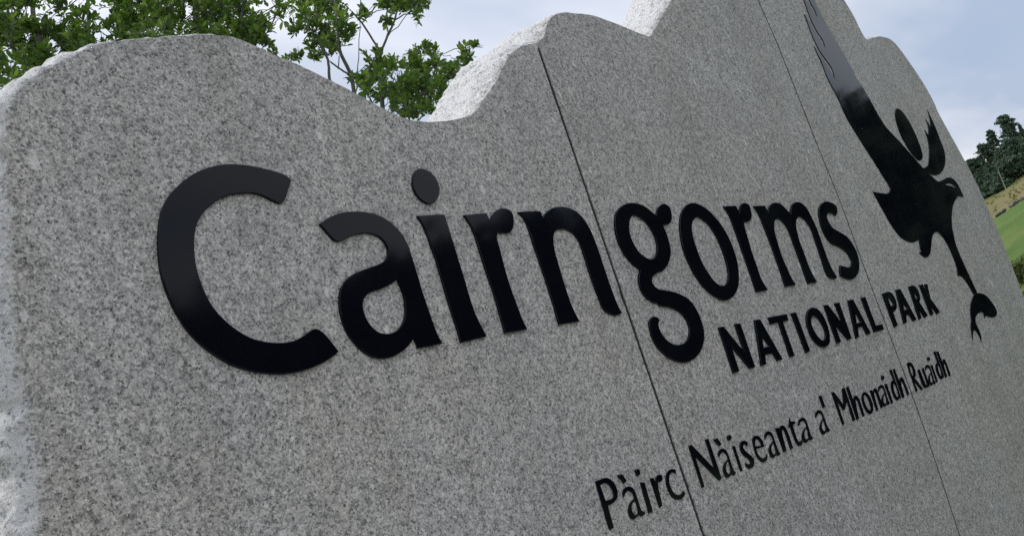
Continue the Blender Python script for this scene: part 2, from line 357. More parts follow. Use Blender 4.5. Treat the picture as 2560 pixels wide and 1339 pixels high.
DEPTHS = [0, .003, .007, .012, .019, .027, .036, .046, .058, .071, .085, .10, .115, .13, .145, .16, .175, .19, .205, .222, .24]
def jag(x, za, zb, sgn):
    return [(x + sgn * (.0016 * abs(noise.noise(Vector((z * 9, x, 1)))) + (.004 if noise.noise(Vector((z * 16, x, 5))) > .52 else 0)), z) for z in np.linspace(za, zb, 90)]
def build_slab(rough, straight, fm, ridge=None):
    """rough: resampled outline rows (clockwise from the front); straight: (x, z) points closing the loop."""
    pts = list(rough) + [(x, z, 0.0, .02, 0.0, 0.0) for x, z in straight]
    N = len(pts); xz = np.array([(p[0], p[1]) for p in pts])
    nxt = np.roll(xz, -1, 0); prv = np.roll(xz, 1, 0); tg = nxt - prv
    nr = len(rough)
    tg[0] = xz[1] - xz[0]; tg[nr - 1] = xz[nr - 1] - xz[nr - 2]
    tg /= (np.linalg.norm(tg, axis=1)[:, None] + 1e-9)
    fresh = []
    nrm = np.stack([-tg[:, 1], tg[:, 0]], 1)
    for _ in range(6):                              # calm the normals along the rough run
        a = nrm[:nr].copy(); a[1:-1] = (nrm[:nr][:-2] + nrm[:nr][1:-1] * 2 + nrm[:nr][2:]) / 4; nrm[:nr] = a
    nrm /= (np.linalg.norm(nrm, axis=1)[:, None] + 1e-9)
    verts = []
    for k, d in enumerate(DEPTHS):
        for i, p in enumerate(pts):
            x, z, bul, r, ro, y0 = p
            y = y0 + d * (DEP - y0) / DEP
            off = bul * (1 - math.exp(-d / r)) / (1 - math.exp(-DEP / r)) if bul else 0
            yy = 0
            if ro:
                am = ro * min(1, .25 + d / .02)
                cell = noise.voronoi(Vector((x * 26, y * 26, z * 26)))[0]; cel2 = noise.voronoi(Vector((x * 60, y * 60 + 3, z * 60)))[0]
                off += am * (.011 * (cell[0] - .45) + .005 * (cel2[0] - .45) + .0065 * fb(x, y, z, 9, 3) + .0045 * fb(x, y + 3, z, 30, 3) + .0022 * fb(x, y, z + 7, 85, 3))
                if k: yy = am * .003 * fb(x + 5, y, z, 40, 2) * min(1, d / .02)
            verts.append((x + nrm[i, 0] * off, y + yy, z + nrm[i, 1] * off))
            fresh.append(min(1, d / max(.006, r * .5)) * fm(x, z) if i < nr else 0.0)
    faces, mi, sm = [], [], []
    for k in range(len(DEPTHS) - 1):
        for i in range(N):
            j = (i + 1) % N
            faces.append((k * N + i, k * N + j, (k + 1) * N + j, (k + 1) * N + i))
            isr = i < nr - 1; mi.append(1 if isr else 0); sm.append(isr)
    # front face
    loop = [Vector((verts[i][0], verts[i][2])) for i in range(N)]
    if ridge is None:
        tris = geometry.tessellate_polygon([[Vector((v.x, v.y, 0)) for v in loop]])
        for tr in tris: faces.append(tuple(tr)); mi.append(0); sm.append(False)
    else:
        lineA, lineB, rec, zl = ridge
        vin = list(loop); ed = []
        def put(line):
            s = len(vin); vin.extend(Vector(p) for p in line); ed.extend((s + q, s + q + 1) for q in range(len(line) - 1))
        put(lineA); put(lineB)
        xs = [v.x for v in loop]; zs = [v.y for v in loop]
        x = 3.2
        while x < max(xs):
            z = 2.4
            while z < max(zs): vin.append(Vector((x + random.uniform(-.005, .005), z + random.uniform(-.005, .005)))); z += .05
            x += .05
        ov, oe, of, ovi, oei, ofi = geometry.delaunay_2d_cdt(vin, ed, [list(range(N))], 1, 1e-5)
        idx = []
        for v, src in zip(ov, ovi):
            s0 = [q for q in src if q < N]
            if s0: idx.append(s0[0])
            else: idx.append(len(verts)); verts.append((v.x, rec(v.x, v.y), v.y)); fresh.append(.8 * max(0, 1 - abs(v.y - zl(v.x) - .005) / .006) * max(0, min(1, (lineA[-1][0] - v.x) / .5)))
        for f in of:
            cxx = sum(ov[q].x for q in f) / 3; czz = sum(ov[q].y for q in f) / 3
            ff = tuple(idx[q] for q in f)
            if len(set(ff)) < 3: continue
            faces.append(ff)
            onl = 0 <= czz - zl(cxx) <= .013 and cxx < lineA[-1][0] - .25
            mi.append(1 if onl else 0); sm.append(False)
    b0 = (len(DEPTHS) - 1) * N
    tris = geometry.tessellate_polygon([[Vector((verts[b0 + i][0], verts[b0 + i][2], 0)) for i in range(N)]])
    for tr in tris: faces.append(tuple(b0 + q for q in tr)); mi.append(1); sm.append(False)
    me = bpy.data.meshes.new('slab'); me.from_pydata(verts, [], faces)
    me.materials.append(M_GRANITE)
    at = me.attributes.new('fresh', 'FLOAT', 'POINT'); at.data.foreach_set('value', fresh)
    me.polygons.foreach_set('use_smooth', sm); me.update()
    bm = bmesh.new(); bm.from_mesh(me); bmesh.ops.recalc_face_normals(bm, faces=bm.faces[:]); bm.to_mesh(me); bm.free()
    o = bpy.data.objects.new('slab', me); COL.objects.link(o); return attach(o)

# left slab
A_ctrl = [(112, 1339, .05, .017, 1.7, 0), (115, 1200, .05, .017, 1.7, 0), (90, 1050, .05, .017, 1.7, 0), (62, 900, .05, .017, 1.7, 0), (44, 750, .05, .017, 1.7, 0), (36, 600, .05, .017, 1.7, 0),
  (26, 450, .045, .025, 1.9, 0), (22, 330, .04, .022, 1.7, 0), (40, 245, .03, .02, 1.1, 0), (100, 192, .026, .018, 1, 0), (180, 146, .024, .016, 1, 0), (240, 117, .02, .014, 1, 0), (300, 106, .014, .012, .9, 0),
  (380, 96, .013, .012, .9, 0), (450, 91, .011, .011, .9, 0), (560, 90, .010, .010, .8, 0), (610, 103, .008, .01, .7, 0), (680, 134, .007, .01, .6, 0), (760, 169, .006, .01, .5, 0), (860, 218, .006, .01, .5, 0),
  (950, 267, .006, .01, .5, 0), (1020, 298, .006, .012, .6, 0), (1081, 306, .004, .02, .6, 0), (1147, 296, .012, .05, .8, 0), (1188, 281, .028, .10, 1, 0), (1206, 259, .036, .12, 1.1, 0), (1220, 233, .04, .12, 1.2, 0), (1241, 203, .042, .12, 1.2, 0),
  (1254, 176, .042, .12, 1.2, 0), (1276, 141, .044, .12, 1.2, 0), (1297, 118, .05, .12, 1.2, 0), (1325, 110, .055, .12, 1.1, 0)]
rowsA = px_path(A_ctrl)
rowsA = [(.705, -.15, .05, .017, 1.7, 0, 0), (.70, .8, .05, .017, 1.7, 0, 0), (.715, 1.4, .05, .017, 1.7, 0, 0)] + rowsA
zt = on_y(1348, 109).z
rowsA.append((J1 + .0056, zt, .055, .12, 1.0, 0, 0))
slab_a = build_slab(resample(rowsA), [(J1 + .0056, zt - .006), (J1 - .0078, zt - .026), *jag(J1 - .0078, zt - .03, -.15, -1)], lambda x, z: .95 if x < .86 and z < 2.5 else (.95 if x < 1.9 else 1.05))
tag(slab_a, 'left granite slab carrying the letters C a i r n')

# middle slab
RIDGE = [(1622, 92), (1660, 113), (1700, 137), (1760, 170), (1810, 203), (1870, 243), (1930, 285)]
rp = [on_y(*p) for p in RIDGE]; rxs = [p.x for p in rp]; rzs = [p.z for p in rp]
def zl(x): return float(np.interp(x, rxs, rzs))
R0, R1 = rxs[0], rxs[-1]
def recess(x, z):
    s = max(0, min(1, (x - R0) / (R1 - R0))); full = .013 * (1 - s)
    h = z - zl(x)
    if x < R0 - .02 or h <= .0005: return 0.0
    return full * min(1, h / .0075)
lnA = [(x, zl(x)) for x in np.linspace(R0 + .004, R1, 40)]; lnB = [(x + .001, z + .008) for x, z in lnA]
B_ctrl = [(1361, 91, .05, .12, 1.0, 0), (1366, 68, .045, .12, 1, 0), (1378, 45, .03, .08, 1, 0), (1405, 33, .014, .03, .8, 0), (1440, 34, .008, .015, .7, 0), (1480, 39, .006, .012, .7, 0), (1530, 56, .006, .012, .6, 0), (1590, 80, .004, .012, .5, 0), (1620, 92, .003, .012, .3, 0, 1)]
C2 = [(1632, 86, .016, .10, .6, .013), (1648, 62, .034, .10, .9, .013), (1664, 35, .038, .10, 1, .012), (1682, 0, .038, .10, 1, .011), (1702, -70, .03, .1, 1, .009), (1735, -150, .02, .06, 1, .006), (1770, -205, .012, .03, 1, .004)]
rowsB = [(J1 + .0066, zt, .055, .12, 1.0, 0, 0)] + px_path(B_ctrl) + px_path(C2)
g2 = .0066
rowsB.append((J2[0][0] - g2, J2[0][1], .012, .03, .8, .003, 0))
slab_b = build_slab(resample(rowsB), [(x - g2, z) for x, z in J2[1:]] + jag(J1 + .0078, -.15, zt - .02, 1), lambda x, z: 1.0 if x < 2.85 or x > 3.2 else .6, (lnA, lnB, recess, zl))
tag(slab_b, 'middle granite slab with two ridges at its top')

# right slab
D_ctrl = [(1860, -240, .012, .03, .8, 0), (1950, -200, .01, .02, .6, 0), (2040, -110, .006, .015, .5, 0), (2110, 0, .004, .012, .4, 0), (2134, 40, .004, .012, .4, 0), (2158, 88, .012, .03, 1, 0), (2168, 99, .03, .05, 1.2, 0), (2184, 95, .024, .05, 1.1, 0), (2205, 92, .006, .015, .6, 0),
  (2235, 106, .004, .012, .5, 0), (2270, 151, .003, .01, .4, 0), (2310, 211, .003, .01, .4, 0), (2335, 256, .003, .01, .4, 0), (2345, 280, .003, .01, .4, 0), (2400, 380, .003, .01, .3, 0), (2440, 455, .003, .01, .3, 0), (2500, 590, .003, .01, .3, 0), (2560, 742, .003, .01, .3, 0), (2640, 950, .003, .01, .3, 0), (2700, 1120, .003, .01, .3, 0)]
rowsC = [(J2[0][0] + g2, J2[0][1] + .005, .012, .03, .8, 0, 0)] + px_path(D_ctrl)
rowsC.append((rowsC[-1][0] + .03, -.15, .003, .01, .3, 0, 0))
slab_c = build_slab(resample(rowsC), [(x + g2, z) for x, z in reversed(J2[1:])], lambda x, z: 1.3 if abs(x - 6.07) < .10 else .5)
tag(slab_c, 'right granite slab carrying the bird emblem')

# mortar set back in the two joints
def joint(path, w, dp):
    v, f = [], []
    for x, z in path:
        v += [(x - w, dp, z), (x + w, dp, z), (x - w, DEP - .02, z), (x + w, DEP - .02, z)]
    for i in range(len(path) - 1):
        a = 4 * i; b2 = a + 4
        f += [(a, a + 1, b2 + 1, b2), (a + 2, b2 + 2, b2 + 3, a + 3)]
    return attach(mesh_obj('mortar_joint', v, f, [M_MORTAR]))
joint([(J1 + .0001, z) for z in np.linspace(zt - .02, -.1, 12)],   .0105, .004)
joint([(x, z - .02 if i == 0 else z) for i, (x, z) in enumerate(J2)], .0080, .002)

# ------------------------------------------------------------------ raised letters
class V:                                             # one enlarged view of the photograph: offset and scale
    def __init__(s, ox, oy, k): s.o = (ox, oy); s.k = k
    def __call__(s, *a): return [((p[0] / s.k + s.o[0]), (p[1] / s.k + s.o[1])) + tuple(p[2:]) for p in a]
THK = .0075
def relief(name, loops, thick=THK, bev=.0016, n=8):
    cu = bpy.data.curves.new(name, 'CURVE'); cu.dimensions = '2D'; cu.fill_mode = 'BOTH'
    cu.bevel_depth = bev; cu.bevel_resolution = 1; cu.offset = -bev; cu.extrude = (thick + .003) / 2 - bev
    cen = None
    for lp in loops:
        pp = [on_y(x, y, -thick) for x, y in smooth_path(lp, n)]
        if cen is None: cen = Vector((sum(p.x for p in pp) / len(pp), 0, sum(p.z for p in pp) / len(pp)))
        sp = cu.splines.new('POLY'); sp.points.add(len(pp) - 1); sp.use_cyclic_u = True
        for q, p in zip(sp.points, pp): q.co = (p.x - cen.x, p.z - cen.z, 0, 1)
    tmp = bpy.data.objects.new('tmp', cu); COL.objects.link(tmp)
    dg = bpy.context.evaluated_depsgraph_get()
    me = bpy.data.meshes.new_from_object(tmp.evaluated_get(dg)); me.name = name
    bpy.data.objects.remove(tmp); bpy.data.curves.remove(cu)
    me.transform(Matrix(((1, 0, 0, 0), (0, 0, -1, 0), (0, 1, 0, 0), (0, 0, 0, 1))))
    me.materials.clear(); me.materials.append(M_BLACK)
    me.polygons.foreach_set('use_smooth', [False] * len(me.polygons))
    o = bpy.data.objects.new(name, me); COL.objects.link(o)
    o.location = (cen.x, -(thick + .003) / 2 + .003, cen.z)
    return o
def letter(loops, label, **k):
    o = attach(relief('letter', loops, **k)); tag(o, label); return o
def sub(o, par):
    bpy.context.view_layer.update()
    o.parent = par; o.matrix_parent_inverse = par.matrix_world.inverted(); return o

vA, vB = V(360, 390, 4.464), V(360, 650, 4.464)
letter([vA((1645, 265, 1), (1585, 213), (1450, 165), (1300, 128), (1150, 100), (1000, 88), (880, 92), (740, 122), (600, 172), (480, 245), (380, 330), (290, 430), (225, 540), (182, 680), (163, 850), (160, 1000), (172, 1160), (195, 1310))
      + vB((250, 330), (310, 480), (395, 640), (490, 780), (600, 900), (720, 1000), (850, 1090), (1000, 1170), (1150, 1222), (1300, 1253), (1450, 1268), (1600, 1264), (1750, 1238), (1900, 1190), (2050, 1115), (2178, 1018, 1),
           (2100, 915), (2020, 822), (1965, 778), (1910, 763), (1860, 785), (1790, 835), (1700, 885), (1600, 912), (1480, 918), (1350, 905), (1200, 865), (1080, 800), (960, 715), (850, 610), (760, 500), (690, 370), (630, 220), (590, 80))
      + vA((575, 1160), (563, 1000), (568, 880), (590, 770), (640, 665), (700, 590), (780, 522), (870, 465), (980, 430), (1090, 412), (1200, 409), (1300, 430), (1400, 475), (1490, 515), (1540, 520), (1577, 480), (1605, 395), (1630, 320))], 'largest black capital letter C')
vC, vD = V(780, 400, 4.464), V(820, 640, 4.464)
letter([vC((90, 708, 1), (170, 652), (260, 608), (370, 578), (480, 570), (600, 578), (720, 605), (830, 655), (930, 735), (1010, 830), (1075, 950), (1120, 1080), (1160, 1210))
      + vD((1016, 249), (1050, 370), (1090, 490), (1135, 620), (1180, 750), (1230, 880), (1283, 970, 1), (1140, 1003), (1010, 1025, 1), (990, 965), (966, 908, 1), (930, 960), (880, 1020), (800, 1080), (710, 1125), (600, 1140), (500, 1120), (400, 1060), (300, 960), (222, 850), (167, 720), (137, 580), (133, 450), (152, 350), (202, 265), (282, 200), (380, 155), (480, 120), (570, 87), (630, 50))
      + vC((838, 1081), (851, 1030), (845, 970), (810, 905), (750, 852), (680, 822), (600, 813), (520, 822), (430, 852), (360, 888), (310, 905), (268, 898), (220, 860), (150, 780)),
      vD((782, 252, 1), (815, 340), (852, 440), (868, 560), (865, 660), (840, 740), (790, 810), (720, 852), (650, 862), (570, 845), (490, 780), (430, 690), (398, 590), (395, 510), (420, 447), (480, 402), (560, 375), (640, 345), (720, 300))], 'large black letter a after the C')
vE = V(1140, 490, 3.826); vF, vG = V(1500, 480, 4.4625), V(1500, 660, 4.96); vH = V(1800, 480, 4.7825)
li = letter([vC((1180, 620, 1), (1330, 610), (1480, 603, 1), (1520, 730), (1580, 920), (1650, 1150)) + vD((1531, 268), (1580, 440), (1640, 620), (1700, 750), (1775, 893, 1), (1630, 930), (1492, 963, 1), (1445, 800), (1393, 640), (1330, 440), (1260, 200), (1200, 0)) + vC((1340, 970), (1290, 830), (1240, 715))], 'large black letter i')
dot = relief('letter_dot', [vC((1210, 92), (1300, 120), (1380, 195), (1425, 310), (1415, 400), (1370, 465), (1310, 485), (1240, 455), (1175, 390), (1130, 290), (1130, 200), (1160, 120))])
sub(dot, li)
letter([vE((80, 180, 1), (190, 168), (295, 160, 1), (330, 245, 1), (345, 190), (385, 140), (440, 115), (500, 125), (540, 160), (555, 230), (548, 300), (520, 345), (470, 352), (402, 345, 1), (395, 400), (422, 500), (470, 690), (520, 855), (580, 1020), (640, 1180), (685, 1270, 1), (580, 1290), (475, 1306, 1), (432, 1150), (365, 920), (296, 720), (226, 500), (166, 320), (122, 240))], 'large black letter r beside the first slab joint n')
letter([vE((600, 150, 1), (700, 143), (810, 142, 1), (835, 205, 1), (862, 160), (910, 120), (980, 101), (1050, 103), (1130, 132), (1200, 188), (1260, 270), (1310, 370), (1360, 500), (1410, 650), (1460, 800), (1510, 940), (1560, 1060), (1592, 1115, 1), (1560, 1132), (1510, 1136), (1450, 1108), (1412, 1065), (1372, 970), (1322, 840), (1262, 660), (1212, 500), (1162, 392), (1100, 335), (1030, 312), (970, 322), (942, 355), (934, 420), (950, 530), (992, 680), (1050, 870), (1110, 1045), (1150, 1130), (1185, 1195, 1), (1090, 1210), (992, 1226, 1), (934, 1020), (874, 830), (804, 620), (754, 480), (704, 320), (655, 212))], 'large black letter n at the first slab joint')
letter([vF((630, 262, 1), (560, 200), (480, 145), (390, 119), (300, 126), (225, 170), (182, 240), (170, 330), (182, 440), (207, 540), (252, 640), (302, 720), (362, 788), (410, 832), (455, 865, 1), (441, 910), (438, 980), (456, 1060), (491, 1130), (540, 1188), (600, 1228), (680, 1253))
      + vG((740, 513), (850, 528), (940, 558), (1020, 608), (1080, 690), (1110, 770), (1115, 840), (1100, 910), (1060, 965), (990, 995), (920, 990), (850, 952), (790, 892), (745, 812), (728, 750), (740, 685, 1), (705, 652), (670, 646), (637, 668), (617, 720), (627, 800), (662, 920), (712, 1010), (780, 1088), (870, 1160), (970, 1205), (1080, 1212), (1180, 1163), (1250, 1078), (1290, 960), (1295, 840), (1270, 730), (1230, 620), (1170, 510), (1090, 422), (1000, 370), (900, 336), (800, 318), (720, 300), (672, 260), (650, 215))
      + vF((590, 950), (625, 912), (705, 875), (760, 805), (787, 720), (791, 640), (775, 560), (745, 460), (705, 367, 1), (740, 362), (780, 350), (803, 300), (798, 220), (772, 160), (715, 128), (665, 155), (642, 200)),
      vF((390, 255), (460, 282), (530, 345), (590, 432), (630, 530), (643, 620), (630, 700), (590, 742), (530, 733), (460, 688), (400, 610), (352, 510), (330, 420), (332, 330), (355, 272))], 'large black letter g with a looped tail')
letter([vF((1020, 119), (1100, 132), (1200, 192), (1300, 292), (1400, 432), (1480, 600), (1530, 760), (1552, 920), (1545, 1050), (1500, 1148), (1430, 1200), (1370, 1200), (1280, 1155), (1180, 1072), (1090, 955), (1000, 795), (932, 618), (900, 440), (897, 320), (917, 220), (960, 152)),
      vF((1090, 278), (1150, 302), (1230, 372), (1310, 502), (1370, 642), (1415, 780), (1437, 920), (1425, 1000), (1380, 1040), (1310, 1018), (1230, 926), (1150, 796), (1092, 658), (1047, 520), (1028, 400), (1040, 320))], 'large black letter o')
letter([vH((48, 168, 1), (120, 163), (195, 162, 1), (235, 250, 1), (240, 190), (262, 142), (295, 126), (350, 155), (375, 230), (382, 300), (360, 342), (320, 357), (287, 350, 1), (302, 430), (340, 560), (390, 730), (440, 870), (500, 1040), (578, 1168, 1), (442, 1195, 1), (394, 1050), (326, 850), (266, 680), (196, 480), (114, 270))], 'large black letter r between o and m')
letter([vH((408, 165, 1), (470, 160), (540, 160, 1), (578, 240, 1), (587, 190), (617, 140), (660, 123), (720, 137), (790, 197), (848, 265, 1), (852, 200), (872, 140), (915, 116), (970, 127), (1040, 192), (1100, 302), (1160, 432), (1220, 600), (1280, 770), (1340, 910), (1405, 1020, 1), (1370, 1036), (1312, 1015), (1264, 940), (1204, 750), (1144, 572), (1094, 432), (1034, 342), (972, 297), (932, 302), (914, 350), (917, 430), (950, 570), (1010, 730), (1060, 870), (1110, 980), (1165, 1075, 1), (1058, 1093, 1), (1014, 970), (955, 800), (895, 640), (845, 502), (804, 412), (752, 347), (702, 317), (667, 327), (652, 372), (657, 470), (692, 600), (742, 760), (802, 900), (852, 1010), (910, 1108, 1), (788, 1128, 1), (744, 990), (676, 790), (606, 600), (536, 420), (474, 270))], 'large black letter m')
letter([vH((1395, 165, 1), (1340, 126), (1270, 109), (1217, 137), (1190, 190), (1187, 270), (1207, 370), (1242, 470), (1292, 558), (1350, 617), (1430, 652), (1500, 698), (1550, 760), (1578, 820), (1570, 875), (1545, 893), (1500, 887), (1440, 872, 1), (1436, 935), (1446, 998, 1), (1500, 1026), (1560, 1042), (1620, 1018), (1660, 950), (1668, 850), (1645, 740), (1590, 622), (1520, 532), (1430, 472), (1360, 432), (1312, 372), (1283, 300), (1287, 262), (1312, 249), (1350, 255), (1388, 280, 1), (1408, 235))], 'large black letter s at the end of the title')

def cr_(*a): return [(x, y, 1) for x, y in a]
vI, vJ = V(1780, 760, 6.694), V(2060, 680, 6.694)
N1 = 'black capital of the second line, '
letter([vI(*cr_((118, 380), (195, 368), (555, 805), (390, 325), (478, 312), (728, 1050), (645, 1072), (325, 690), (465, 1120), (368, 1148)))], N1 + 'first N')
letter([vI(*cr_((718, 260), (808, 248), (1190, 920), (1103, 942), (1030, 820), (893, 845), (915, 1000), (837, 1027))), vI(*cr_((840, 525), (968, 690), (868, 722)))], N1 + 'first A')
letter([vI(*cr_((948, 215), (1250, 158), (1290, 268), (1190, 290), (1388, 860), (1320, 882), (1125, 300), (992, 330)))], N1 + 'T')
letter([vI(*cr_((1335, 145), (1410, 130), (1650, 780), (1583, 812)))], N1 + 'I')
letter([vI((1690, 50), (1760, 72), (1840, 150), (1910, 280), (1960, 430), (1980, 570), (1960, 670), (1900, 712), (1820, 700), (1740, 635), (1670, 535), (1617, 400), (1590, 260), (1597, 150), (1635, 77)), vI((1730, 195), (1790, 242), (1850, 332), (1895, 440), (1905, 540), (1870, 595), (1810, 573), (1750, 498), (1700, 408), (1667, 310), (1670, 232), (1695, 197))], N1 + 'O')
letter([vJ(*cr_((8, 550), (70, 540), (332, 885), (188, 515), (258, 500), (470, 1110), (412, 1128), (185, 862), (290, 1165), (228, 1188)))], N1 + 'second N')
letter([vJ(*cr_((408, 465), (490, 450), (790, 1020), (728, 1042), (660, 905), (572, 925), (590, 1085), (543, 1102))), vJ(*cr_((522, 640), (628, 825), (552, 850)))], N1 + 'second A')
letter([vJ(*cr_((628, 425), (692, 405), (870, 885), (980, 862), (1010, 955), (853, 1002)))], N1 + 'L')
letter([vJ((983, 355, 1), (1035, 332), (1085, 322), (1140, 350), (1190, 430), (1220, 530), (1212, 620), (1160, 668, 1), (1240, 885, 1), (1187, 918, 1)), vJ((1070, 425, 1), (1120, 442), (1158, 500), (1168, 540), (1126, 566, 1))], N1 + 'P')
letter([vJ(*cr_((1210, 290), (1275, 272), (1555, 790), (1502, 818), (1430, 702), (1375, 725), (1395, 840), (1347, 862))), vJ(*cr_((1327, 505), (1408, 603), (1345, 628)))], N1 + 'third A')
letter([vJ((1423, 235, 1), (1500, 217), (1560, 272), (1600, 360), (1615, 450), (1600, 495, 1), (1745, 725, 1), (1693, 758, 1), (1575, 575, 1), (1640, 770, 1), (1602, 788, 1)), vJ((1507, 345, 1), (1550, 375), (1572, 420), (1540, 447, 1))], N1 + 'R')
letter([vJ(*cr_((1605, 208), (1655, 198), (1748, 430), (1690, 198), (1730, 188), (1787, 440), (1945, 660), (1902, 698), (1772, 525), (1840, 698), (1797, 722)))], N1 + 'K')

k1, k2, k3 = V(1480, 1080, 5.17), V(1700, 1020, 6.086), V(2020, 860, 5.579)
G1 = 'small black letter of the lowest line, '
A0 = [(600, 745, 1), (588, 690), (605, 635), (650, 608), (705, 635), (745, 720), (785, 840), (820, 930), (838, 955, 1), (853, 985), (820, 1012), (785, 1003), (750, 1043), (710, 1043), (675, 985), (660, 910), (680, 840), (735, 765, 1), (715, 702), (680, 668), (645, 668), (615, 702)]
A0h = [(738, 800), (765, 880), (780, 945), (768, 982), (735, 987), (706, 940), (702, 870), (716, 822)]
def aff_a(v, tip, foot, bot):
    s = np.array([[588, 690, 1], [853, 985, 1], [730, 1048, 1]], float); d = np.array([tip, foot, bot], float)
    T = np.linalg.solve(s, d)
    def f(pts): return v(*[tuple(np.array([p[0], p[1], 1.0]) @ T) + tuple(p[2:]) for p in pts])
    return [f(A0), f(A0h)]
def small(loops, l): return letter(loops, G1 + l, n=5, thick=.004, bev=.0007)
small([k1((48, 630, 1), (130, 597), (200, 584), (260, 620), (310, 690), (335, 780), (325, 850), (280, 905), (208, 942, 1), (285, 1230, 1), (230, 1252, 1)), k1((108, 677, 1), (170, 652), (220, 672), (265, 732), (285, 800), (270, 848), (178, 880, 1))], 'P')
q = small([k1((415, 840, 1), (402, 780), (422, 722), (475, 694), (530, 716), (570, 790), (605, 900), (640, 1000), (662, 1022, 1), (685, 1017, 1), (685, 1050), (650, 1078), (605, 1068), (570, 1103), (530, 1119), (492, 1083), (475, 1010), (487, 930), (520, 880), (552, 847, 1), (537, 792), (500, 757), (460, 757), (430, 787)), k1((563, 885), (590, 960), (600, 1020), (585, 1058), (550, 1058), (522, 1010), (517, 950), (533, 905))], 'first a, with a grave accent')
sub(relief('accent_mark', [k1(*cr_((342, 548), (392, 534), (455, 625), (427, 648)))]), q)
q = small([k1(*cr_((630, 645), (680, 640), (790, 1015), (741, 1042)))], 'first i')
sub(relief('letter_dot', [k1((590, 468), (615, 480), (628, 520), (620, 548), (597, 553), (580, 520), (574, 487))], n=4), q)
small([k1((757, 590, 1), (795, 582, 1), (825, 650, 1), (836, 575), (870, 541), (905, 555), (912, 600), (895, 632), (855, 632, 1), (862, 720), (915, 945, 1), (878, 968, 1))], 'r')
small([k1((1065, 471), (1012, 477), (972, 522), (960, 600), (972, 690), (1012, 788), (1060, 847), (1120, 865), (1180, 838), (1205, 790), (1190, 752, 1), (1150, 795), (1100, 800), (1050, 760), (1010, 672), (1000, 592), (1015, 532), (1050, 512), (1090, 530, 1), (1082, 482))], 'c')
small([k2(*cr_((137, 570), (180, 552), (532, 920), (390, 472), (435, 458), (638, 1062), (602, 1092), (232, 725), (378, 1188), (343, 1207)))], 'N')
q = small(aff_a(k2, (588, 690), (853, 985), (730, 1048)), 'a with a grave accent after the N')
sub(relief('accent_mark', [k2(*cr_((527, 462), (575, 447), (640, 545), (614, 566)))]), q)
q = small([k2(*cr_((802, 572), (835, 562), (960, 945), (925, 953)))], 'i beside the first s')
sub(relief('letter_dot', [k2((760, 395), (785, 420), (788, 460), (765, 483), (742, 460), (737, 420))], n=4), q)
small([k2((1030, 572, 1), (1030, 522), (1000, 491), (960, 488), (927, 521), (917, 590), (937, 660), (985, 718), (1050, 770), (1076, 820), (1055, 845), (1000, 827, 1), (1012, 880), (1060, 910), (1110, 893), (1135, 830), (1125, 770), (1080, 712), (1010, 652), (970, 602), (965, 562), (990, 545))], 's')
small([k2((1330, 690, 1), (1335, 740), (1315, 793), (1270, 815), (1220, 788), (1167, 710), (1132, 600), (1110, 490), (1122, 432), (1165, 410), (1215, 432), (1260, 500), (1290, 578, 1), (1160, 613, 1), (1190, 690), (1230, 738), (1275, 755), (1310, 730)), k2((1148, 575, 1), (1150, 485), (1175, 462), (1215, 492), (1248, 560, 1))], 'e')
small(aff_a(k2, (1292, 420), (1530, 690), (1420, 748)), 'a after the e')
small([k2((1457, 300, 1), (1500, 290, 1), (1525, 350, 1), (1522, 290), (1550, 256), (1590, 266), (1640, 350), (1725, 600, 1), (1687, 620, 1), (1642, 480), (1602, 362), (1570, 312), (1552, 332), (1565, 410), (1625, 640, 1), (1582, 660, 1))], 'n before the t')
small([k2((1670, 142, 1), (1690, 197, 1), (1745, 190, 1), (1755, 235, 1), (1717, 250, 1), (1762, 400), (1800, 490), (1830, 505), (1855, 477, 1), (1868, 520), (1840, 562), (1802, 558), (1762, 500), (1717, 380), (1687, 282, 1), (1660, 288, 1), (1665, 230, 1))], 't')
small(aff_a(k2, (1805, 215), (2025, 455), (1915, 520)), 'a after the t')
q = small(aff_a(k3, (108, 985), (308, 1195), (222, 1256)), 'single a with an apostrophe')
sub(relief('apostrophe_mark', [k3(*cr_((165, 718), (190, 705), (245, 868), (224, 880)))]), q)
small([k3(*cr_((332, 672), (362, 658), (502, 845), (480, 615), (512, 600), (665, 1048), (632, 1068), (548, 785), (515, 915), (498, 910), (402, 775), (515, 1112), (487, 1119)))], 'M')
small([k3((537, 598, 1), (568, 585, 1), (640, 790, 1), (648, 722), (680, 716), (720, 770), (795, 995, 1), (768, 1005, 1), (705, 810), (675, 765), (668, 800), (715, 1035, 1), (687, 1049, 1))], 'h after the M')
small([k3((790, 661), (840, 691), (885, 770), (912, 870), (905, 938), (870, 970), (822, 933), (777, 850), (754, 750), (767, 681)), k3((795, 702), (835, 742), (868, 830), (883, 900), (865, 918), (827, 878), (792, 800), (782, 732))], 'o')
small([k3((867, 640, 1), (890, 632, 1), (915, 680, 1), (917, 627), (940, 611), (975, 650), (1045, 880, 1), (1022, 889, 1), (962, 705), (935, 662), (926, 695), (985, 915, 1), (962, 924, 1))], 'n after the o')
small(aff_a(k3, (985, 620), (1145, 820), (1070, 864)), 'a before the first dh')
q = small([k3(*cr_((1072, 555), (1100, 545), (1190, 810), (1167, 824)))], 'i before the first dh')
sub(relief('letter_dot', [k3((1048, 428), (1064, 445), (1068, 478), (1055, 492), (1038, 475), (1036, 440))], n=4), q)
small([k3((1142, 360, 1), (1168, 348, 1), (1305, 750, 1), (1272, 747, 1), (1255, 778), (1217, 750), (1172, 640), (1160, 550), (1172, 507), (1197, 500, 1)), k3((1205, 545), (1227, 572), (1262, 690), (1258, 732), (1235, 718), (1203, 640), (1193, 577))], 'first d')
